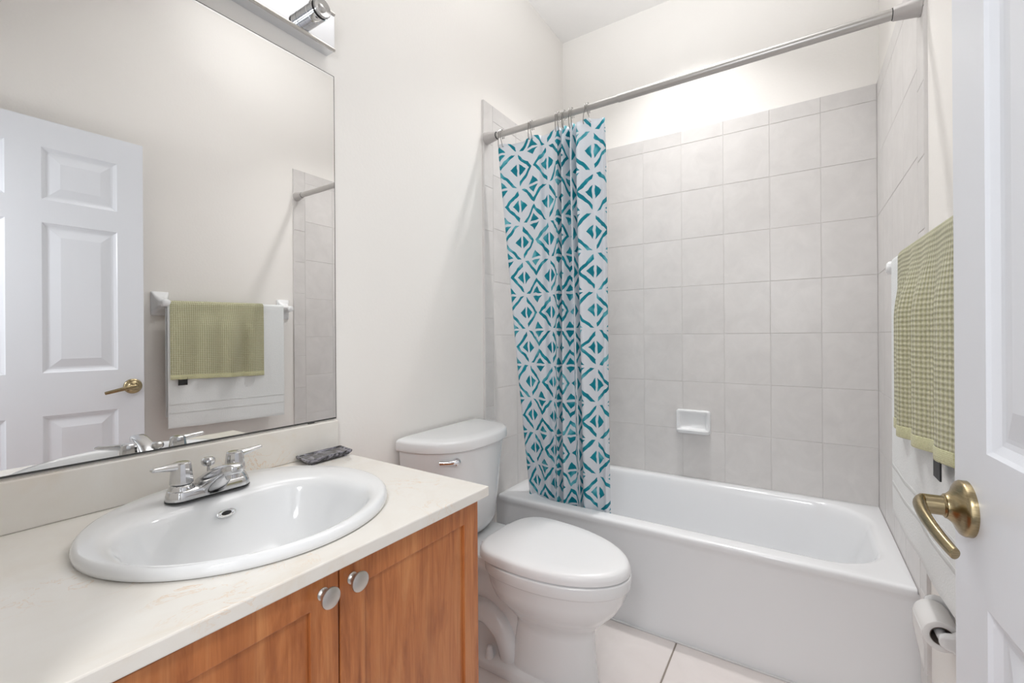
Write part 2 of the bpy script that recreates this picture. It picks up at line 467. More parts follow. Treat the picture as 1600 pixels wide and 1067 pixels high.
for z0, z1, s in ((lz - 0.028, lz + 0.028, DW),):
    box(bm, 0, 0.0, 0, 0.0, 0, 0) if False else None
    q = [dp(s + e, z, n) for e in (-0.002, 0.0012) for n in (-0.029, -0.006) for z in (z0, z1)]
    v = [bm.verts.new(p) for p in q]
    for f in ((0, 1, 3, 2), (4, 6, 7, 5), (0, 4, 5, 1), (2, 3, 7, 6), (0, 2, 6, 4), (1, 5, 7, 3)): bm.faces.new([v[i] for i in f])
obj('latch_plate', bm, 'brass', door, smooth=False)
bm = bmesh.new(); HS = DW - 0.042
hc = Vector(dp(HS, lz, 0))
lathe(bm, hc, DN, [(0, 0.034), (0.006, 0.034), (0.0085, 0.0325), (0.0105, 0.029), (0.0125, 0.0245), (0.015, 0.020), (0.020, 0.0155), (0.022, 0.0150)], 40)
rose = obj('handle_rose', bm, 'brass', door)
bm = bmesh.new()
lathe(bm, hc, DN, [(0.021, 0.0128), (0.0225, 0.0138), (0.024, 0.0128), (0.0245, 0.0120), (0.042, 0.0120)], 28)
ap = hc + DN * 0.042
arm = [ap + DD * 0.005 - DN * 0.001, ap - DD * 0.003 + DN * 0.004, ap - DD * 0.016 + DN * 0.0065 - U_ * 0.001, ap - DD * 0.035 + DN * 0.0080 - U_ * 0.0045,
       ap - DD * 0.060 + DN * 0.0070 - U_ * 0.010, ap - DD * 0.084 + DN * 0.0040 - U_ * 0.016, ap - DD * 0.101 + DN * 0.0010 - U_ * 0.020, ap - DD * 0.105 + DN * 0.000 - U_ * 0.021]
arm = catmull([tuple(p) for p in arm], 4)
rr = [0.0118 + (0.0066 - 0.0118) * (i / (len(arm) - 1)) ** 0.7 for i in range(len(arm))]; rr[-1] = 0.0040; rr[-2] = 0.0056; rr[0] = 0.009
fl = [(0.72, 1.0)] * len(arm)
tube(bm, arm, rr, 16, flat=fl)
obj('handle_lever', bm, 'brass', door)

# ------------------------------------------------------------------ vanity cabinet
CX = 0.575; CY0, CY1 = 0.0315, 0.8325; CZ = 0.7785
cab = thing('vanity_cabinet', 'cherry-coloured wooden vanity cabinet with two panelled doors under the cream countertop', 'cabinet', (0.29, 0.44, 0))
bm = bmesh.new(); loft(bm, [[(x_, y_, z_) for x_, y_ in ((0.001, CY0), (0.553, CY0), (0.553, CY1), (0.001, CY1))] for z_ in (CZ, 0.10)] + [[(x_, y_, 0.10) for x_, y_ in ((0.001, CY0), (0.49, CY0), (0.49, CY1), (0.001, CY1))]] + [[(x_, y_, 0.0005) for x_, y_ in ((0.001, CY0), (0.49, CY0), (0.49, CY1), (0.001, CY1))]], False, True)
tk = 0.016
loft(bm, [[(x_, y_, z_) for x_, y_ in ((0.001, CY0), (0.553, CY0), (0.553, CY1), (0.001, CY1))] if k_ == 0 else [(x_, y_, z_) for x_, y_ in ((0.001 + tk, CY0 + tk), (0.553 - tk, CY0 + tk), (0.553 - tk, CY1 - tk), (0.001 + tk, CY1 - tk))] for k_, z_ in ((0, CZ), (1, CZ), (1, 0.118))], False, True)
bmesh.ops.remove_doubles(bm, verts=bm.verts[:], dist=1e-6)
# open top for the basin is hidden by the countertop
obj('cabinet_body', bm, 'wood', cab, smooth=False, bevel=0.001)
YG = 0.4572
for ya, yb, kn in ((YG + 0.0016, CY1, 'l'), (CY0 + 0.030, YG - 0.0016, 'r')):
    zb, zt = 0.112, 0.7725; sl = 0.050; rt = 0.0455
    bm = bmesh.new()
    o_ = [(ya, zb), (yb, zb), (yb, zt), (ya, zt)]; i_ = [(ya + sl, zb + rt), (yb - sl, zb + rt), (yb - sl, zt - rt), (ya + sl, zt - rt)]
    fr = lambda l, x: [(x, q[0], q[1]) for q in l]
    loft(bm, [fr(i_, CX - 0.006), fr(i_, CX), fr(o_, CX), fr(o_, CX - 0.0215), fr(i_, CX - 0.0215), fr(i_, CX - 0.006)], False, False)
    bmesh.ops.remove_doubles(bm, verts=bm.verts[:], dist=1e-6)
    dr = obj('cabinet_door', bm, 'wood', cab, smooth=False, bevel=0.0012)
    bm = bmesh.new(); box(bm, CX - 0.016, CX - 0.0065, ya + sl + 0.0005, yb - sl - 0.0005, zb + rt + 0.0005, zt - rt - 0.0005)
    obj('door_panel', bm, 'wood', dr, smooth=False)
    ky = ya + 0.0235 if kn == 'l' else yb - 0.0285
    bm = bmesh.new()
    lathe(bm, (CX - 0.0005, ky, 0.7455), (1, 0, 0), [(0, 0.0098), (0.002, 0.0098), (0.0035, 0.008), (0.006, 0.0062), (0.012, 0.0060), (0.0155, 0.0075), (0.018, 0.0135), (0.0195, 0.0160), (0.0215, 0.0166), (0.0235, 0.0160), (0.0252, 0.0125), (0.0262, 0.006), (0.0264, 0.0001)], 36, True, False)
    obj('knob', bm, 'nickel', dr)

# ------------------------------------------------------------------ countertop with backsplash
ctr = thing('countertop', 'cream marbled countertop with low backsplash on the wooden vanity cabinet', 'countertop', (0.30, 0.44, 0.7795))
bm = bmesh.new(); sc_, ac, bc = (0.29, 0.465), 0.235, 0.243
poly = [(0.0005, 0.0305), (0.583, 0.0305), (0.6022, 0.8414), (0.0005, 0.8565)]
angs = sorted([2 * pi * i / 72 for i in range(72)] + [math.atan2(p[1] - sc_[1], p[0] - sc_[0]) % (2 * pi) for p in poly])


def ray_poly(a):
    dx, dy = cos(a), sin(a); best = None
    for (ax, ay), (bx, by) in zip(poly, poly[1:] + poly[:1]):
        ex, ey = bx - ax, by - ay; den = dx * ey - dy * ex
        if abs(den) < 1e-12: continue
        t = ((ax - sc_[0]) * ey - (ay - sc_[1]) * ex) / den; u = ((ax - sc_[0]) * dy - (ay - sc_[1]) * dx) / den
        if t > 0 and -1e-6 <= u <= 1 + 1e-6 and (best is None or t < best): best = t
    return (sc_[0] + dx * best, sc_[1] + dy * best)


inn = [(sc_[0] + ac * cos(a), sc_[1] + bc * sin(a)) for a in angs]; outp = [ray_poly(a) for a in angs]
lv = lambda l, z: [(p[0], p[1], z) for p in l]
loft(bm, [lv(inn, 0.803), lv(outp, 0.803), lv(outp, 0.7795), lv(inn, 0.7795), lv(inn, 0.803)], False, False)
bmesh.ops.remove_doubles(bm, verts=bm.verts[:], dist=1e-6)
slab = obj('counter_slab', bm, 'marble', ctr, smooth=False, bevel=0.0025)
bm = bmesh.new(); box(bm, 0.0005, 0.0205, 0.0305, 0.8565, 0.8031, 0.8985)
obj('backsplash', bm, 'marble', ctr, smooth=False, bevel=0.003)

# ------------------------------------------------------------------ wash basin
sink = thing('wash_basin', 'white oval drop-in basin set in the cream countertop', 'sink', (0.29, 0.465, 0.803))
NS = 96


SCX, SCY = 0.350, 0.447


def sk_out(sc, z):
    """outer oval sampled by rays from the bowl centre"""
    o = []; A, B = 0.255, 0.262; ox, oy = SCX - 0.29, SCY - 0.465
    for i in range(NS):
        t = 2 * pi * i / NS; c, s = cos(t), sin(t)
        qa = (c / A) ** 2 + (s / B) ** 2; qb = 2 * (ox * c / A ** 2 + oy * s / B ** 2); qc = (ox / A) ** 2 + (oy / B) ** 2 - 1
        r = (-qb + sqrt(qb * qb - 4 * qa * qc)) / (2 * qa); x, y = SCX + r * c, SCY + r * s
        o.append((0.29 + (x - 0.29) * sc, 0.465 + (y - 0.465) * sc, z))
    return o


def sk_in(sc, z, dx=0.0):
    o = []
    for i in range(NS):
        t = 2 * pi * i / NS; c, s = cos(t), sin(t); n = 2.6 - 0.7 * c; ax = 0.163 + 0.005 * c
        r = (abs(c / ax) ** n + abs(s / 0.203) ** n) ** (-1 / n) * sc
        o.append((SCX + r * c + dx, SCY + r * s, z))
    return o


bm = bmesh.new()
mixl = lambda A, B, t, z: [(a_[0] * (1 - t) + b_[0] * t, a_[1] * (1 - t) + b_[1] * t, z) for a_, b_ in zip(A, B)]
O0, I0 = sk_out(1, 0), sk_in(1, 0)
loops = [sk_out(0.93, 0.800), sk_out(0.985, 0.8035), sk_out(1.0, 0.806), sk_out(1.002, 0.812), sk_out(0.995, 0.8185), sk_out(0.98, 0.8225), sk_out(0.962, 0.8243),
         mixl(O0, I0, 0.50, 0.8237), mixl(O0, I0, 0.70, 0.8218), mixl(O0, I0, 0.85, 0.8185), mixl(O0, I0, 0.95, 0.8145), sk_in(0.993, 0.8085), sk_in(0.970, 0.8005), sk_in(0.942, 0.786), sk_in(0.88, 0.755, 0.001),
         sk_in(0.80, 0.726, 0.002), sk_in(0.68, 0.700, 0.003), sk_in(0.50, 0.680, 0.003), sk_in(0.28, 0.670, 0.002), sk_in(0.12, 0.667, 0.002)]
loft(bm, loops, False, True)
# underside
loft(bm, [sk_out(0.93, 0.800), sk_in(1.06, 0.795), sk_in(0.97, 0.745), sk_in(0.76, 0.690), sk_in(0.4, 0.662), sk_in(0.1, 0.658)], False, True)
bmesh.ops.remove_doubles(bm, verts=bm.verts[:], dist=1e-6)
obj('basin_bowl', bm, 'porcelain', sink, angle=80)
bm = bmesh.new(); lathe(bm, (0.352, 0.447, 0.6675), (0, 0, 1), [(0, 0.023), (0.002, 0.0225), (0.003, 0.019), (0.0015, 0.016), (0.004, 0.014), (0.005, 0.0)], 28, True, False)
obj('drain', bm, 'chrome', sink)
# overflow ring on the rear slope of the bowl
OV = Vector((0.2085, 0.452, 0.7885)); on = Vector((0.93, 0, 0.36)).normalized(); oy = Vector((0, 1, 0)); oz = on.cross(oy).normalized()
bm = bmesh.new(); ring = [OV + on * 0.0005 + oy * 0.0145 * cos(t) + oz * 0.0062 * sin(t) for t in (2 * pi * i / 28 for i in range(28))]
v_in = []
for k in range(28):
    pass
lp = lambda sc, h: [OV + on * h + oy * 0.0178 * sc * cos(t) + oz * 0.0078 * sc * sin(t) for t in (2 * pi * i / 28 for i in range(28))]
loft(bm, [lp(1.05, -0.003), lp(1.05, 0.001), lp(0.95, 0.0022), lp(0.80, 0.0020), lp(0.74, 0.0012), lp(0.55, 0.0008), lp(0.50, -0.0015), lp(0.50, -0.003)], False, False)
ovr = obj('overflow_ring', bm, 'chrome', sink)
bm = bmesh.new(); loft(bm, [lp(0.51, -0.0022), lp(0.51, -0.0008)]); obj('overflow_hole', bm, 'black', sink, label='dark overflow opening')

# ------------------------------------------------------------------ faucet
FX, FY, FZ = 0.152, 0.4445, 0.8241
fau = thing('faucet', 'chrome two-handle centerset faucet on the rear deck of the white basin', 'faucet', (FX, FY, FZ))


def stad(cx, cy, hx, hy, z, n=10):
    return rrect(cx - hx, cx + hx, cy - hy, cy + hy, min(hx, hy) * 0.995, z, n)


bm = bmesh.new(); loft(bm, [stad(FX, FY, 0.0272, 0.0795, FZ), stad(FX, FY, 0.0272, 0.0795, FZ + 0.0026)]); obj('gasket', bm, 'black', fau, label='black gasket')
bm = bmesh.new()
loft(bm, [stad(FX, FY, 0.0265, 0.0790, FZ + 0.0024), stad(FX, FY, 0.0258, 0.0785, FZ + 0.010), stad(FX, FY, 0.0235, 0.0762, FZ + 0.0195), stad(FX, FY, 0.0215, 0.0742, FZ + 0.0215)])
# round shoulders under the handles
for hy in (FY - 0.051, FY + 0.051):
    lathe(bm, (FX, hy, FZ + 0.0200), (0, 0, 1), [(0, 0.0225), (0.004, 0.0222), (0.008, 0.0200), (0.011, 0.0185), (0.012, 0.0170)], 32)
obj('base_plate', bm, 'chrome_soft', fau, angle=50)
# spout: wedge body rising toward the bowl
bm = bmesh.new(); L = []
for x, zb, zt, hw in ((FX - 0.022, 0.012, 0.030, 0.020), (FX - 0.010, 0.006, 0.036, 0.0235), (FX + 0.010, 0.0024, 0.046, 0.0245), (FX + 0.028, 0.004, 0.055, 0.0215), (FX + 0.050, 0.022, 0.064, 0.0185),
                      (FX + 0.075, 0.040, 0.0715, 0.0175), (FX + 0.095, 0.051, 0.0755, 0.0175), (FX + 0.108, 0.0545, 0.0765, 0.0165), (FX + 0.116, 0.057, 0.0755, 0.0125), (FX + 0.120, 0.061, 0.0725, 0.006)):
    zc, hz = FZ + (zb + zt) / 2, (zt - zb) / 2; lo = []
    for i in range(24):
        a = 2 * pi * i / 24; e = 0.55
        lo.append((x, FY + hw * spow(cos(a), e), zc + hz * spow(sin(a), e)))
    L.append(lo)
loft(bm, L); sp = obj('spout', bm, 'chrome_soft', fau, angle=60)
bm = bmesh.new(); lathe(bm, (FX + 0.100, FY, FZ + 0.054), (0.12, 0, -1), [(0, 0.0125), (0.007, 0.0122), (0.0085, 0.0105), (0.006, 0.008)], 24); obj('aerator', bm, 'chrome_soft', sp)
# pop-up rod knob
bm = bmesh.new(); lathe(bm, (FX - 0.012, FY + 0.003, FZ + 0.022), (0, 0, 1), [(0, 0.003), (0.031, 0.003), (0.032, 0.008), (0.035, 0.0118), (0.041, 0.0135), (0.046, 0.0128), (0.0495, 0.0085), (0.0505, 0.0005)], 10)
obj('lift_rod', bm, 'chrome_soft', fau, angle=25)
for sgn in (-1, 1):
    hy = FY + 0.051 * sgn
    bm = bmesh.new()
    lathe(bm, (FX, hy, FZ + 0.0335), (0, 0, 1), [(0, 0.0198), (0.001, 0.0205), (0.006, 0.0203), (0.020, 0.0190), (0.036, 0.0172), (0.0405, 0.0162), (0.0425, 0.0135), (0.0430, 0.001)], 14)
    d_ = Vector((0.30 if sgn < 0 else -0.02, sgn, 0)).normalized()
    p0 = Vector((FX, hy, FZ + 0.0685)); pts = [p0 + d_ * 0.006, p0 + d_ * 0.020 + U_ * 0.0015, p0 + d_ * 0.040 + U_ * 0.004, p0 + d_ * 0.056 + U_ * 0.0060, p0 + d_ * 0.059 + U_ * 0.0062]
    tube(bm, pts, [0.0105, 0.0098, 0.0080, 0.0064, 0.004], 14, flat=[(1, 0.85), (1, 0.78), (1, 0.68), (1, 0.62), (0.9, 0.5)])
    obj('faucet_handle', bm, 'chrome_soft', fau, angle=22)

# ------------------------------------------------------------------ resin soap tray
bm = bmesh.new()
TC = [(0.0225, 0.716), (0.100, 0.702), (0.0945, 0.850), (0.0225, 0.862)]
ctr_ = (sum(p[0] for p in TC) / 4, sum(p[1] for p in TC) / 4)
sh = lambda s, z: [(ctr_[0] + (p[0] - ctr_[0]) * s, ctr_[1] + (p[1] - ctr_[1]) * s, z) for p in TC]
loft(bm, [sh(0.86, 0.8065), sh(0.99, 0.814), sh(1.0, 0.8185), sh(0.99, 0.8205), sh(0.90, 0.8195), sh(0.86, 0.8175)])
for p in sh(0.72, 0): lathe(bm, (p[0], p[1], 0.8031), (0, 0, 1), [(0, 0.005), (0.004, 0.006)], 10)
o = obj('soap_tray', bm, 'resin', None, smooth=False, bevel=0.0012, base=(ctr_[0], ctr_[1], 0.8031))
tag(o, 'dark grey and black marbled soap tray in the back corner of the countertop', 'tray')

# ------------------------------------------------------------------ mirror
MY0, MY1, MZ0, MZ1 = 0.036, 0.861, 0.9015, 1.9646
mir = thing('wall_mirror', 'large frameless wall mirror above the backsplash', 'mirror', (0.0, (MY0 + MY1) / 2, MZ0))
bm = bmesh.new(); box(bm, 0.0003, 0.0036, MY0, MY1, MZ0, MZ1); obj('mirror_backing', bm, 'mirror_edge', mir, smooth=False)
bm = bmesh.new(); q = 0.0022
bm.faces.new([bm.verts.new(p) for p in ((0.004, MY0 + q, MZ0 + q + 0.002), (0.004, MY1 - q, MZ0 + q + 0.002), (0.004, MY1 - q, MZ1 - q), (0.004, MY0 + q, MZ1 - q))])
loft(bm, [[(0.004, MY0 + q, MZ0 + q + 0.002), (0.004, MY1 - q, MZ0 + q + 0.002), (0.004, MY1 - q, MZ1 - q), (0.004, MY0 + q, MZ1 - q)], [(0.0035, MY0 + q, MZ0 + q + 0.002), (0.0035, MY1 - q, MZ0 + q + 0.002), (0.0035, MY1 - q, MZ1 - q), (0.0035, MY0 + q, MZ1 - q)]], False, False)
bmesh.ops.remove_doubles(bm, verts=bm.verts[:], dist=1e-6)
obj('mirror_glass', bm, 'mirror', mir, smooth=False)
bm = bmesh.new(); box(bm, 0.0005, 0.0062, 0.766, 0.786, MZ0 - 0.002, MZ0 + 0.0035); obj('mirror_clip', bm, 'mirror_edge', mir, smooth=False, bevel=0.001)

# ------------------------------------------------------------------ vanity light bar
vl = thing('vanity_light', 'polished chrome bathroom light bar with bulb sockets on the wall above the mirror', 'light', (0.0, 0.55, 2.07))
VY0, VY1, VZ0, VZ1 = 0.235, 0.8375, 2.0155, 2.132
bm = bmesh.new(); box(bm, 0.0003, 0.040, VY0, VY1, VZ0, VZ1); obj('back_plate', bm, 'plate', vl, smooth=False, bevel=0.001)
for z in (VZ0, VZ1):
    bm = bmesh.new(); tube(bm, [(0.040, VY0 + 0.0005, z + (0.0045 if z == VZ0 else -0.0045)), (0.040, VY1 - 0.0005, z + (0.0045 if z == VZ0 else -0.0045))], 0.0055, 14)
    obj('edge_bead', bm, 'nickel', vl, label='rolled metal edge')
for y_ in (0.756, 0.541, 0.326):
    bm = bmesh.new(); c_ = (0.0402, y_, 2.074)
    lathe(bm, c_, (1, 0, 0), [(0, 0.0275), (0.0225, 0.0275), (0.0235, 0.0262), (0.0255, 0.0262), (0.0265, 0.0275), (0.049, 0.0278), (0.050, 0.0268), (0.044, 0.0262), (0.044, 0.020)], 36)
    so = obj('socket', bm, 'chrome', vl)
    bm = bmesh.new(); lathe(bm, c_, (1, 0, 0), [(0.0442, 0.0255), (0.058, 0.0250), (0.0582, 0.01)], 32); obj('socket_gap', bm, 'black', so, label='black socket ring')
    bm = bmesh.new(); lathe(bm, c_, (1, 0, 0), [(0.057, 0.0262), (0.061, 0.0262), (0.063, 0.024), (0.061, 0.019), (0.0585, 0.012), (0.062, 0.008), (0.064, 0.0)], 32, True, False); obj('lamp_face', bm, 'lens', so)

# ------------------------------------------------------------------ bathtub
tub = thing('bathtub', 'white enamel alcove bathtub with a plain apron below the grey tiles', 'bathtub', (0.757, 2.09, 0))
x0, x1 = XT0 + 0.0006, XT1 - 0.0006; y0, y1 = YF, YT - 0.0006
bm = bmesh.new(); nq = 12
OUT = lambda i, z, fy=0.0: rrect(x0 + i * 0.2, x1 - i * 0.2, y0 + i + fy, y1 - i * 0.2, 0.004, z, nq)
INN = lambda ix, iy, z, r: rrect(0.095 + ix, 1.452 - ix * 1.3, 1.792 + iy, 2.412 - iy, r, z, nq)
loops = [OUT(0.0, 0.392), OUT(0.0, 0.398), OUT(0.003, 0.4035), OUT(0.009, 0.4065), OUT(0.016, 0.4072)]
loops += [INN(-0.012, -0.010, 0.4070, 0.20), INN(-0.004, -0.003, 0.4055, 0.195), INN(0.003, 0.003, 0.401, 0.19), INN(0.009, 0.008, 0.392, 0.188), INN(0.015, 0.013, 0.372, 0.185),
          INN(0.030, 0.024, 0.30, 0.18), INN(0.055, 0.036, 0.20, 0.17), INN(0.075, 0.048, 0.135, 0.16), INN(0.10, 0.070, 0.10, 0.15), INN(0.14, 0.11, 0.085, 0.13), INN(0.22, 0.19, 0.08, 0.10)]
loft(bm, loops, False, True)
obj('tub_basin', bm, 'tub', tub, angle=60)
bm = bmesh.new()
prof = [(y0 + 0.0, 0.393), (y0 - 0.0002, 0.386), (y0 + 0.002, 0.379), (y0 + 0.0065, 0.372), (y0 + 0.0085, 0.36), (y0 + 0.0095, 0.06), (y0 + 0.007, 0.045), (y0 + 0.0065, 0.0005)]
loft(bm, [[(xe, y, z) for y, z in prof] + [(xe, y0 + 0.03, 0.0005), (xe, y0 + 0.03, 0.393)] for xe in (0.0006, XW - 0.0006)])
obj('tub_apron', bm, 'tub', tub, angle=60)
bm = bmesh.new()
tube(bm, [(0.001, y0 + 0.0035, 0.0030), (XW - 0.001, y0 + 0.0035, 0.0030)], 0.0042, 8)
obj('caulk_bead', bm, 'caulk', tub)
bm = bmesh.new(); lathe(bm, (0.33, 2.10, 0.079), (0, 0, 1), [(0, 0.03), (0.003, 0.029), (0.004, 0.0)], 24, True, False); obj('drain', bm, 'chrome', tub)

# ------------------------------------------------------------------ toilet
toi = thing('toilet', 'white two-piece toilet with closed lid between the vanity and the bathtub', 'toilet', (0.40, 1.345, 0))
NT = 64; TY = 1.352


def egg(xb, xf, hw, z, cy=TY, nb=2.6, skew=0.0, fx=0.40):
    xm = xb + fx * (xf - xb); o = []
    for i in range(NT):
        a = 2 * pi * i / NT; c, s = cos(a), sin(a)
        if c >= 0: x, y = xm + (xf - xm) * c, hw * s * (1 if True else 0)
        else: x, y = xm + (xm - xb) * spow(c, 2 / nb), hw * spow(s, 2 / nb)
        if skew:
            px, py = x - 0.28, y
            x, y = 0.28 + px * cos(skew) - py * sin(skew), px * sin(skew) + py * cos(skew)
        o.append((x, cy + y, z))
    return o


def dshape(hw, dep, z, cy=1.341, xb=0.014, n=2.5):
    o = []
    for i in range(NT):
        a = -pi / 2 + pi * i / (NT - 13); 
        if i <= NT - 13: o.append((xb + dep * spow(max(cos(a), 0), 2 / n), cy + hw * spow(sin(a), 2 / n), z))
        else: t = (i - (NT - 13)) / 13; o.append((xb, cy + hw - 2 * hw * t, z))
    return o


SKW = -0.075
# pedestal and bowl
bm = bmesh.new()
loft(bm, [egg(0.36, 0.664, 0.098, 0.0005, nb=3.5), egg(0.36, 0.660, 0.095, 0.02, nb=3.5), egg(0.37, 0.652, 0.090, 0.10, nb=3.2), egg(0.38, 0.648, 0.088, 0.17, nb=3), egg(0.378, 0.650, 0.090, 0.195, nb=2.8),
          egg(0.355, 0.672, 0.112, 0.222, nb=2.6), egg(0.34, 0.702, 0.134, 0.255, nb=2.6, skew=SKW * .5), egg(0.32, 0.737, 0.158, 0.295, nb=2.6, skew=SKW, fx=0.34), egg(0.305, 0.760, 0.173, 0.335, nb=2.6, skew=SKW, fx=0.34), egg(0.295, 0.772, 0.180, 0.372, nb=2.6, skew=SKW, fx=0.34),
          egg(0.293, 0.7735, 0.1815, 0.3745, nb=2.6, skew=SKW, fx=0.34), egg(0.291, 0.7765, 0.1845, 0.3755, nb=2.6, skew=SKW, fx=0.34), egg(0.29, 0.778, 0.186, 0.379, nb=2.6, skew=SKW, fx=0.34), egg(0.29, 0.779, 0.187, 0.409, nb=2.6, skew=SKW, fx=0.34), egg(0.292, 0.777, 0.185, 0.4125, nb=2.6, skew=SKW, fx=0.34), egg(0.32, 0.75, 0.16, 0.413, nb=2.6, skew=SKW, fx=0.34)])
obj('bowl', bm, 'porcelain', toi, angle=70)
# rear column, trapway bulge, foot and tank deck
bm = bmesh.new()
rl = lambda xa, xb, hw, z, r=0.03: rrect(xa, xb, TY - hw, TY + hw, min(r, hw * 0.95), z, 8)
loft(bm, [rl(0.06, 0.60, 0.118, 0.0005, 0.06), rl(0.06, 0.60, 0.118, 0.022, 0.06), rl(0.065, 0.595, 0.113, 0.030, 0.06), rl(0.08, 0.58, 0.085, 0.036, 0.05), rl(0.09, 0.56, 0.066, 0.055, 0.04), rl(0.10, 0.55, 0.060, 0.16), rl(0.09, 0.52, 0.062, 0.26), rl(0.06, 0.46, 0.085, 0.31), rl(0.035, 0.42, 0.118, 0.345), rl(0.03, 0.40, 0.132, 0.372), rl(0.03, 0.36, 0.134, 0.390), rl(0.034, 0.33, 0.130, 0.3945)])
obj('rear_column', bm, 'porcelain', toi, angle=60)
bm = bmesh.new()
for sg in (-1, 1):
    arc = [(0.15, TY + sg * 0.052, 0.03), (0.165, TY + sg * 0.058, 0.10), (0.21, TY + sg * 0.060, 0.155), (0.27, TY + sg * 0.060, 0.165), (0.33, TY + sg * 0.058, 0.125), (0.355, TY + sg * 0.055, 0.07), (0.362, TY + sg * 0.052, 0.03)]
    tube(bm, catmull(arc, 5), 0.042, 18)
obj('trapway', bm, 'porcelain', toi, angle=80)
for sg in (-1, 1):
    bm = bmesh.new(); lathe(bm, (0.298, TY + sg * 0.094, 0.030), (0, 0, 1), [(0, 0.0165), (0.008, 0.0160), (0.030, 0.0115), (0.038, 0.0100), (0.042, 0.006), (0.043, 0.0005)], 20)
    obj('bolt_cap', bm, 'plastic', toi)
# seat and lid
bm = bmesh.new()
loft(bm, [egg(0.290, 0.768, 0.178, 0.4132, nb=3.3, skew=SKW, fx=0.34), egg(0.289, 0.769, 0.179, 0.4145, nb=3.3, skew=SKW, fx=0.34), egg(0.290, 0.768, 0.178, 0.4172, nb=3.3, skew=SKW, fx=0.34)])
obj('seat', bm, 'plastic', toi, angle=60)
bm = bmesh.new()
loft(bm, [egg(0.286, 0.772, 0.181, 0.4174, nb=3.3, skew=SKW, fx=0.34), egg(0.281, 0.7775, 0.1855, 0.4186, nb=3.3, skew=SKW, fx=0.34), egg(0.281, 0.7765, 0.185, 0.428, nb=3.3, skew=SKW, fx=0.34), egg(0.283, 0.772, 0.182, 0.440, nb=3.3, skew=SKW, fx=0.34), egg(0.287, 0.766, 0.178, 0.4455, nb=3.3, skew=SKW, fx=0.34), egg(0.297, 0.754, 0.169, 0.4495, nb=3.3, skew=SKW, fx=0.34), egg(0.33, 0.71, 0.13, 0.4515, nb=2.5, skew=SKW, fx=0.34), egg(0.42, 0.60, 0.06, 0.4522, nb=2.2, skew=SKW, fx=0.34)])
obj('seat_lid', bm, 'plastic', toi, angle=60)
for sg in (-1, 1):
    bm = bmesh.new(); box(bm, 0.258, 0.300, TY + sg * 0.070 - 0.018, TY + sg * 0.070 + 0.018, 0.3945, 0.426)
    obj('seat_hinge', bm, 'plastic', toi, smooth=False, bevel=0.006, seg=3)
# tank
bm = bmesh.new()
loft(bm, [dshape(0.150, 0.13, 0.3952), dshape(0.178, 0.160, 0.400), dshape(0.192, 0.176, 0.412), dshape(0.204, 0.190, 0.44), dshape(0.216, 0.202, 0.56), dshape(0.229, 0.216, 0.70), dshape(0.2335, 0.2215, 0.748)])
obj('tank', bm, 'porcelain', toi, angle=50)
bm = bmesh.new()
loft(bm, [dshape(0.230, 0.218, 0.7485), dshape(0.243, 0.231, 0.7490), dshape(0.2475, 0.2355, 0.752), dshape(0.2482, 0.2362, 0.758), dshape(0.2482, 0.2362, 0.779), dshape(0.245, 0.233, 0.7855), dshape(0.236, 0.225, 0.7895), dshape(0.20, 0.185, 0.7925), dshape(0.10, 0.09, 0.7935)])
obj('tank_lid', bm, 'porcelain', toi, angle=50)
# flush lever on the curved tank face
fp = Vector((0.206, 1.195, 0.716)); fn = Vector((0.66, -0.75, 0)).normalized(); ft = Vector((-0.75, -0.66, 0)).normalized()
bm = bmesh.new(); lathe(bm, fp - fn * 0.006, fn, [(0, 0.0135), (0.010, 0.0145), (0.014, 0.0140), (0.0175, 0.011), (0.024, 0.0095), (0.0255, 0.004)], 24)
tube(bm, [fp + fn * 0.014 + ft * -0.004, fp + fn * 0.0165 + ft * 0.014 - U_ * 0.0005, fp + fn * 0.0155 + ft * 0.034 - U_ * 0.001, fp + fn * 0.0125 + ft * 0.058 - U_ * 0.0005, fp + fn * 0.012 + ft * 0.061], [0.009, 0.0080, 0.0075, 0.0085, 0.004], 12, flat=(0.7, 1))
obj('flush_lever', bm, 'chrome', toi)

# ------------------------------------------------------------------ curtain rod, hooks and curtain
RY, RZ = 1.6475, 2.060
rod = thing('curtain_rod', 'brushed metal tension rod spanning the bathtub alcove between the tiled walls', 'curtain rod', (0.757, RY, RZ))
bm = bmesh.new(); lathe(bm, (XT0 + 0.045, RY, RZ), (1, 0, 0), [(0, 0.0132), (0.58, 0.0132), (0.582, 0.0152), (XT1 - XT0 - 0.09, 0.0152)], 28); obj('rod_tube', bm, 'rod', rod)
for xa, sg in ((XT0 + 0.0006, 1), (XT1 - 0.0006, -1)):
    bm = bmesh.new(); lathe(bm, (xa, RY, RZ), (sg, 0, 0), [(0, 0.0275), (0.004, 0.0275), (0.006, 0.0262), (0.058, 0.0185), (0.060, 0.0172), (0.060, 0.014)], 32, True, False); fl_ = obj('end_cap', bm, 'rodcap', rod)
    bm = bmesh.new(); lathe(bm, (xa + sg * 0.0585, RY, RZ), (sg, 0, 0), [(0, 0.0162), (0.0035, 0.0162), (0.0035, 0.014)], 24); obj('cap_seal', bm, 'black', fl_, label='dark rubber seal')

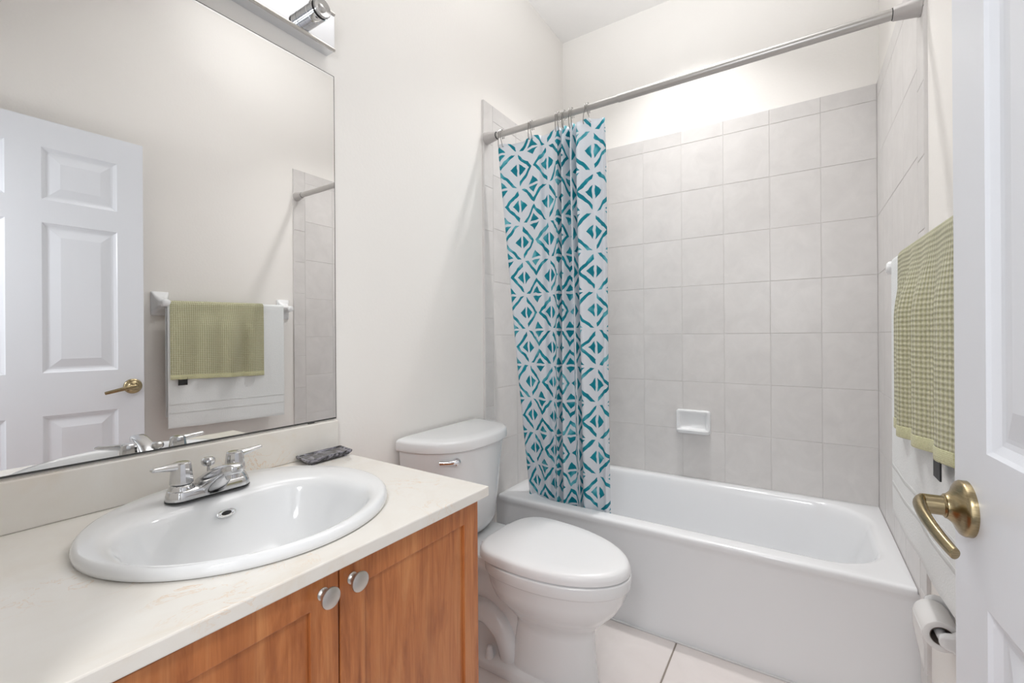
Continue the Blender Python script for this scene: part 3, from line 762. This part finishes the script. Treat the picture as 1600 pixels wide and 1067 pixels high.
ORD = ['first', 'second', 'third', 'fourth', 'fifth', 'sixth']
HX = [0.099, 0.253, 0.382, 0.4085, 0.443, 0.512]
for k, hx in enumerate(HX):
    bm = bmesh.new(); sw = (0.006, 0.004, 0.003, -0.002, 0.002, 0.010)[k]; rr_ = 0.0188
    for off, spread in ((-0.004, -sw), (0.004, sw)):
        pts = []
        for i in range(13):
            a = math.radians(-40 + 250 * i / 12)
            pts.append((hx + off, RY + rr_ * cos(a), RZ + rr_ * sin(a)))
        pts += [(hx + off + spread * 0.5, RY - 0.016, RZ - 0.030), (hx + off + spread, RY - 0.011, RZ - 0.052), (hx + off + spread, RY - 0.006, RZ - 0.062), (hx + off + spread, RY + 0.001, RZ - 0.058)]
        tube(bm, pts, 0.0017, 7)
        lathe(bm, (pts[0][0], pts[0][1] , pts[0][2] + 0.001), (0, 0.3, -1), [(0, 0.0012), (0.001, 0.0026), (0.004, 0.0026), (0.005, 0.001)], 8)
    o = obj('curtain_hook', bm, 'hook', None, base=(hx, RY, RZ))
    tag(o, ORD[k] + ' curtain hook from the left wall on the tension rod above the teal curtain', 'curtain hook', 'hooks on the curtain rod')

TOP = [(0.074, 0.012), (0.079, -0.010), (0.100, -0.014), (0.150, 0.004), (0.205, 0.010), (0.253, -0.006), (0.288, -0.012), (0.297, 0.012), (0.306, 0.016), (0.345, 0.008), (0.372, -0.012), (0.384, -0.022), (0.388, 0.022), (0.396, 0.030), (0.404, -0.020), (0.410, -0.030),
       (0.419, 0.020), (0.428, 0.030), (0.437, -0.018), (0.446, -0.030), (0.452, 0.012), (0.459, 0.020), (0.466, -0.016), (0.480, -0.028), (0.500, -0.016), (0.530, 0.006), (0.556, 0.004), (0.574, -0.006), (0.581, 0.010)]
BOT = [(0.130, 0.020), (0.133, -0.010), (0.147, -0.024), (0.160, 0.006), (0.185, 0.014), (0.215, -0.004), (0.240, -0.006), (0.249, 0.012), (0.254, 0.016), (0.268, 0.012), (0.280, -0.010), (0.289, -0.018), (0.294, 0.012), (0.302, 0.020), (0.312, -0.012), (0.325, -0.020),
       (0.345, 0.000), (0.362, 0.012), (0.380, 0.006), (0.393, -0.014), (0.398, 0.014), (0.404, 0.020), (0.410, -0.008), (0.425, -0.022), (0.450, -0.012), (0.475, 0.006), (0.498, 0.002), (0.518, -0.012), (0.526, 0.012)]
tp, bt = catmull(TOP, 9), catmull(BOT, 9)
arc = [0.0]
for (xa, ya), (xb, yb) in zip(tp, tp[1:]): arc.append(arc[-1] + math.hypot(xb - xa, yb - ya) * (1.02 if 0.36 < xa < 0.48 else 1.0))
NV = 72; ZTP, ZBT = 2.018, 0.245
bm = bmesh.new(); uvl = bm.loops.layers.uv.new('UVMap'); grid = []
for j in range(NV + 1):
    t = j / NV; row = []
    for i, (p, q) in enumerate(zip(tp, bt)):
        e = t ** 0.9
        sag = 0.0
        if j < 5:
            dmin = min(abs(p[0] - h) for h in HX); sag = min(dmin, 0.05) / 0.05 * 0.012 * (1 - j / 5)
        z = ZTP + (ZBT - ZTP) * t - sag
        y = 1.652 + (2.02 - z) * 0.1085 + p[1] * (1 - e) * min(1, 0.45 + j / 9) + q[1] * e + 0.003 * sin(7 * t + i * 0.05)
        tt = min(1.0, (2.018 - z) / 1.61)
        xx = p[0] + (q[0] - p[0]) * tt
        row.append((bm.verts.new((xx, y, z)), (arc[i], ZTP - t * (ZTP - ZBT))))
    grid.append(row)
for j in range(NV):
    for i in range(len(tp) - 1):
        c4 = (grid[j][i], grid[j][i + 1], grid[j + 1][i + 1], grid[j + 1][i]); f = bm.faces.new([c[0] for c in c4])
        for l, c in zip(f.loops, c4): l[uvl].uv = c[1]
cu = obj('shower_curtain', bm, 'curtain', None, base=(0.33, RY, 2.02), angle=180)
tag(cu, 'white shower curtain printed with teal chevrons and triangles, bunched at the left of the tub', 'shower curtain')
md = cu.modifiers.new('thickness', 'SOLIDIFY'); md.thickness = 0.0008; md.offset = 0

# ------------------------------------------------------------------ soap dish on the back wall
sd = thing('soap_dish', 'white ceramic soap dish set on the grey tiled back wall above the tub', 'soap dish', (0.75, YT, 0.70))
bm = bmesh.new(); DX0, DX1, DZ_0, DZ_1 = 0.664, 0.832, 0.637, 0.762
rz = lambda ins, y, r, dz=0.0: [(p[0], y, p[1]) for p in rrect(DX0 + ins, DX1 - ins, DZ_0 + ins + dz, DZ_1 - ins, r, 0, 6)]
yf = YT - 0.018
L = [rz(0, YT - 0.0004, 0.014), rz(0, yf + 0.006, 0.014), rz(0.003, yf + 0.001, 0.013), rz(0.008, yf, 0.012), rz(0.014, yf + 0.001, 0.011), rz(0.019, yf + 0.007, 0.010, 0.004), rz(0.024, YT - 0.004, 0.010, 0.006)]
loft(bm, L, False, True); obj('dish_plate', bm, 'porcelain', sd, angle=60)
bm = bmesh.new()
lpz = lambda pr, x: [(x, y, z) for y, z in pr]
pr = [(YT - 0.003, 0.668), (YT - 0.014, 0.662), (YT - 0.040, 0.659), (YT - 0.047, 0.664), (YT - 0.052, 0.662), (YT - 0.053, 0.655), (YT - 0.045, 0.645), (YT - 0.018, 0.639), (YT - 0.003, 0.640)]
sq = lambda x, s: [(x, YT - 0.003 + (y - YT + 0.003) * s, z) for y, z in pr]
loft(bm, [sq(DX0 + 0.004, 0.45), sq(DX0 + 0.008, 0.75), sq(DX0 + 0.018, 0.95), sq(DX0 + 0.035, 1.0), sq(DX1 - 0.035, 1.0), sq(DX1 - 0.018, 0.95), sq(DX1 - 0.008, 0.75), sq(DX1 - 0.004, 0.45)])
obj('tray_lip', bm, 'porcelain', sd, angle=50)

# ------------------------------------------------------------------ towel rail and towels
BX, BZ = 1.4325, 1.330
tr = thing('towel_rail', 'white ceramic towel rail with square posts on the right wall beside the door', 'towel rail', (XW, 1.235, BZ))
bm = bmesh.new(); lathe(bm, (BX, 0.90, BZ - 0.33 * 0.025), (0, 1, 0.025), [(0, 0.0105), (0.67, 0.0105)], 24); obj('bar', bm, 'plastic', tr)
for py in (0.917, 1.553):
    bm = bmesh.new()
    sq2 = lambda x, hy, hz, r, dz=0.0: [(x, p[0], p[1]) for p in rrect(py - hy, py + hy, BZ + dz - hz, BZ + dz + hz, r, 0, 6)]
    loft(bm, [sq2(XW - 0.0004, 0.038, 0.060, 0.006), sq2(XW - 0.006, 0.038, 0.060, 0.006), sq2(XW - 0.010, 0.036, 0.058, 0.008), sq2(XW - 0.022, 0.028, 0.040, 0.015), sq2(XW - 0.040, 0.021, 0.026, 0.018), sq2(XW - 0.058, 0.019, 0.020, 0.0185), sq2(XW - 0.080, 0.0185, 0.0185, 0.018), sq2(XW - 0.094, 0.017, 0.017, 0.0165), sq2(XW - 0.099, 0.011, 0.011, 0.0105)])
    obj('post', bm, 'porcelain', tr, angle=50)


def towel(ya, yb, r, zf, zb, thick, folds, amp, seed, skew=0.0, hang=1.0):
    """draped cloth: up the back, over the bar, down the front; returns bm with uv, and a point function"""
    rnd = random.Random(seed); ph = [rnd.uniform(0, 6.28) for _ in range(4)]
    ny = 72; prof = []
    nb, na, nf = 26, 10, 34
    for i in range(nb): prof.append(('b', i / nb))
    for i in range(na): prof.append(('a', i / na))
    for i in range(nf + 1): prof.append(('f', i / nf))
    bm = bmesh.new(); uvl = bm.loops.layers.uv.new('UVMap'); G_ = []

    def pt(k, t, yy):
        s = (yy - ya) / (yb - ya)
        z_off = (yy - 1.23) * 0.025; amp_ = amp * (1 - abs(2 * s - 1) ** 2.2) + 0.1 * amp
        rip = amp_ * (sin(folds * 2 * pi * s + ph[0] + 0.5 * sin(3 * s + ph[3])) + 0.45 * sin(folds * 3.7 * s + ph[1]))
        if k == 'b': z = zb + (BZ + z_off - zb) * t; return BX + r + 0.35 * rip * (1 - t), z, rip
        if k == 'a': a = pi * t; return BX + r * cos(a), BZ + z_off + r * sin(a), rip
        d_ = t; zb_ = zf + skew * s
        z = BZ + z_off + (zb_ - BZ - z_off) * t; g = min(1, t * 2.6) ; g = g * g * (3 - 2 * g)
        return BX - r - g * (abs(amp_) * 1.5) + rip * (0.15 + 0.85 * g), z, rip
    dist = 0; last = None
    for k, t in prof:
        row = []
        x_, z_, _ = pt(k, t, ya + 0.5 * (yb - ya))
        if last: dist += math.hypot(x_ - last[0], z_ - last[1])
        last = (x_, z_)
        for i in range(ny + 1):
            yy = ya + (yb - ya) * i / ny; x, z, rip = pt(k, t, yy)
            row.append((bm.verts.new((min(x, XW - 0.006), yy + (0.25 * rip if k == 'f' else 0), z)), (yy, dist)))
        G_.append((k, t, row))
    for (k, t, A), (k2, t2, B) in zip(G_, G_[1:]):
        for i in range(ny):
            c4 = (A[i], A[i + 1], B[i + 1], B[i]); f = bm.faces.new([c[0] for c in c4])
            for l, c in zip(f.loops, c4): l[uvl].uv = c[1]
    return bm, pt


def cloth(name, bm, mat, parent, th):
    o = obj(name, bm, mat, parent, angle=180)
    md = o.modifiers.new('thickness', 'SOLIDIFY'); md.thickness = th; md.offset = 0
    md = o.modifiers.new('round', 'BEVEL'); md.width = th * 0.3; md.segments = 2; md.limit_method = 'ANGLE'; md.angle_limit = 1.0
    return o


def strip(pt, ya, yb, ta, tb, push, rows=3, ny=60):
    """band of cloth lying on the front of a towel between drop fractions ta and tb"""
    bm = bmesh.new(); uvl = bm.loops.layers.uv.new('UVMap'); G_ = []
    for j in range(rows + 1):
        t = ta + (tb - ta) * j / rows; row = []
        for i in range(ny + 1):
            yy = ya + (yb - ya) * i / ny; x, z, rip = pt('f', t, yy); row.append((bm.verts.new((x - push, yy + 0.25 * rip, z)), (yy, z)))
        G_.append(row)
    for A, B in zip(G_, G_[1:]):
        for i in range(ny):
            c4 = (A[i], A[i + 1], B[i + 1], B[i]); f = bm.faces.new([c[0] for c in c4])
            for l, c in zip(f.loops, c4): l[uvl].uv = c[1]
    return bm


wt = thing('bath_towel', 'white bath towel folded over the towel rail, underneath the green towel', 'towel', (BX, 1.21, 0.70))
bm, ptw = towel(0.918, 1.508, 0.0135, 0.706, 0.76, 0.005, 2.2, 0.0016, 3, skew=-0.018)
cloth('towel_cloth', bm, 'towel_white', wt, 0.005)
for ta, tb in ((0.800, 0.815), (0.870, 0.885)): cloth('woven_band', strip(ptw, 0.921, 1.505, ta, tb, 0.0026, 1), 'towel_band', wt, 0.0007)
gt = thing('hand_towel', 'sage green waffle-textured hand towel draped over the white towel on the rail', 'towel', (BX, 1.15, 0.94))
bm, ptg = towel(0.926, 1.385, 0.0180, 0.955, 1.03, 0.006, 3.9, 0.0105, 11, skew=-0.010)
cloth('towel_cloth', bm, 'towel_green', gt, 0.006)
cloth('towel_hem', strip(ptg, 0.926, 1.385, 0.955, 1.02, 0.0, 2), 'towel_hem', gt, 0.0085)
bm = bmesh.new(); xt, zt_, _ = ptg('f', 1.0, 0.975); box(bm, xt - 0.0012, xt + 0.0012, 0.955, 0.995, zt_ - 0.036, zt_ + 0.004); obj('care_tag', bm, 'black', gt, smooth=False, label='small black care tag')

# ------------------------------------------------------------------ toilet paper holder and roll
PX, PZ, PYA, PYB = 1.4700, 0.497, 1.305, 1.405
ph_ = thing('paper_holder', 'white ceramic toilet paper holder on the right wall near the tub', 'paper holder', (XW, 1.355, PZ))
for py, sg in ((PYA - 0.0135, 1), (PYB + 0.016, -1)):
    bm = bmesh.new(); s3 = lambda x, hy, hz, r: [(x, p[0], p[1]) for p in rrect(py - hy, py + hy, PZ - hz, PZ + hz, r, 0, 6)]
    s4 = lambda x, hy, hz, r, dz: [(a_, b_, c_ + dz) for a_, b_, c_ in s3(x, hy, hz, r)]
    up_ = 0.0 if sg > 0 else 0.018
    loft(bm, [s3(XW - 0.0004, 0.012, 0.036, 0.005), s3(XW - 0.008, 0.012, 0.035, 0.006), s4(XW - 0.020, 0.010, 0.026, 0.008, up_ * .5), s4(PX + 0.012, 0.0095, 0.019, 0.009, up_), s4(PX + 0.002, 0.0090, 0.017, 0.0085, up_), s4(PX - 0.007, 0.0075, 0.011, 0.007, up_), s4(PX - 0.009, 0.004, 0.005, 0.0035, up_)])
    obj('post', bm, 'porcelain', ph_, angle=50)
bm = bmesh.new(); lathe(bm, (PX, PYA - 0.006, PZ), (0, 1, 0), [(0, 0.005), (0.006, 0.009), (0.05, 0.010), (0.106, 0.009), (0.112, 0.005)], 20); obj('roller', bm, 'plastic', ph_)
rl_ = thing('toilet_roll', 'nearly finished white toilet roll with a hanging sheet on the holder', 'toilet roll', (PX, 1.355, PZ - 0.032))
bm = bmesh.new()
PR, PC = 0.0325, 0.0205
lathe(bm, (PX, PYA, PZ), (0, 1, 0), [(0.001, PC), (0, PC + 0.001), (0, PR - 0.001), (0.001, PR), (0.099, PR), (0.1, PR - 0.001), (0.1, PC), (0.001, PC)], 40, False, False)
bmesh.ops.remove_doubles(bm, verts=bm.verts[:], dist=1e-6); obj('paper', bm, 'paper', rl_, angle=50)
bm = bmesh.new(); lathe(bm, (PX, PYA + 0.0015, PZ), (0, 1, 0), [(0, PC - 0.0006), (0.097, PC - 0.0006), (0.097, PC - 0.0016), (0, PC - 0.0016), (0, PC - 0.0006)], 32, False, False); obj('core', bm, 'cardboard', rl_)
bm = bmesh.new(); rows_ = []
for j in range(9):
    t = j / 8
    zl = [PZ + 0.004 - t * 0.090, PZ + 0.004 - t * 0.035]
    rows_.append([(PX - PR - 0.0008 + 0.004 * sin(2.2 * t) * (1 - 0.8 * k / 8) , PYA + 0.001 + 0.098 * k / 8, zl[0] + (zl[1] - zl[0]) * k / 8) for k in range(9)])
loft(bm, rows_, False, False, closed=False); sh_ = obj('loose_sheet', bm, 'paper', rl_, angle=180)
md = sh_.modifiers.new('thickness', 'SOLIDIFY'); md.thickness = 0.0006; md.offset = 0

# ------------------------------------------------------------------ ceiling lamp over the tub (outside the frame)
cl = thing('ceiling_light', 'round recessed ceiling light above the bathtub', 'light', (0.75, 2.0, ZC))
bm = bmesh.new(); lathe(bm, (0.75, 2.0, ZC - 0.0003), (0, 0, -1), [(0, 0.10), (0.006, 0.10), (0.008, 0.096), (0.006, 0.085), (0.002, 0.083)], 40, True, False); obj('trim_ring', bm, 'trim', cl)
bm = bmesh.new(); lathe(bm, (0.75, 2.0, ZC - 0.0009), (0, 0, -1), [(0, 0.083), (0.002, 0.083)], 40); obj('lamp_disc', bm, 'emit', cl)
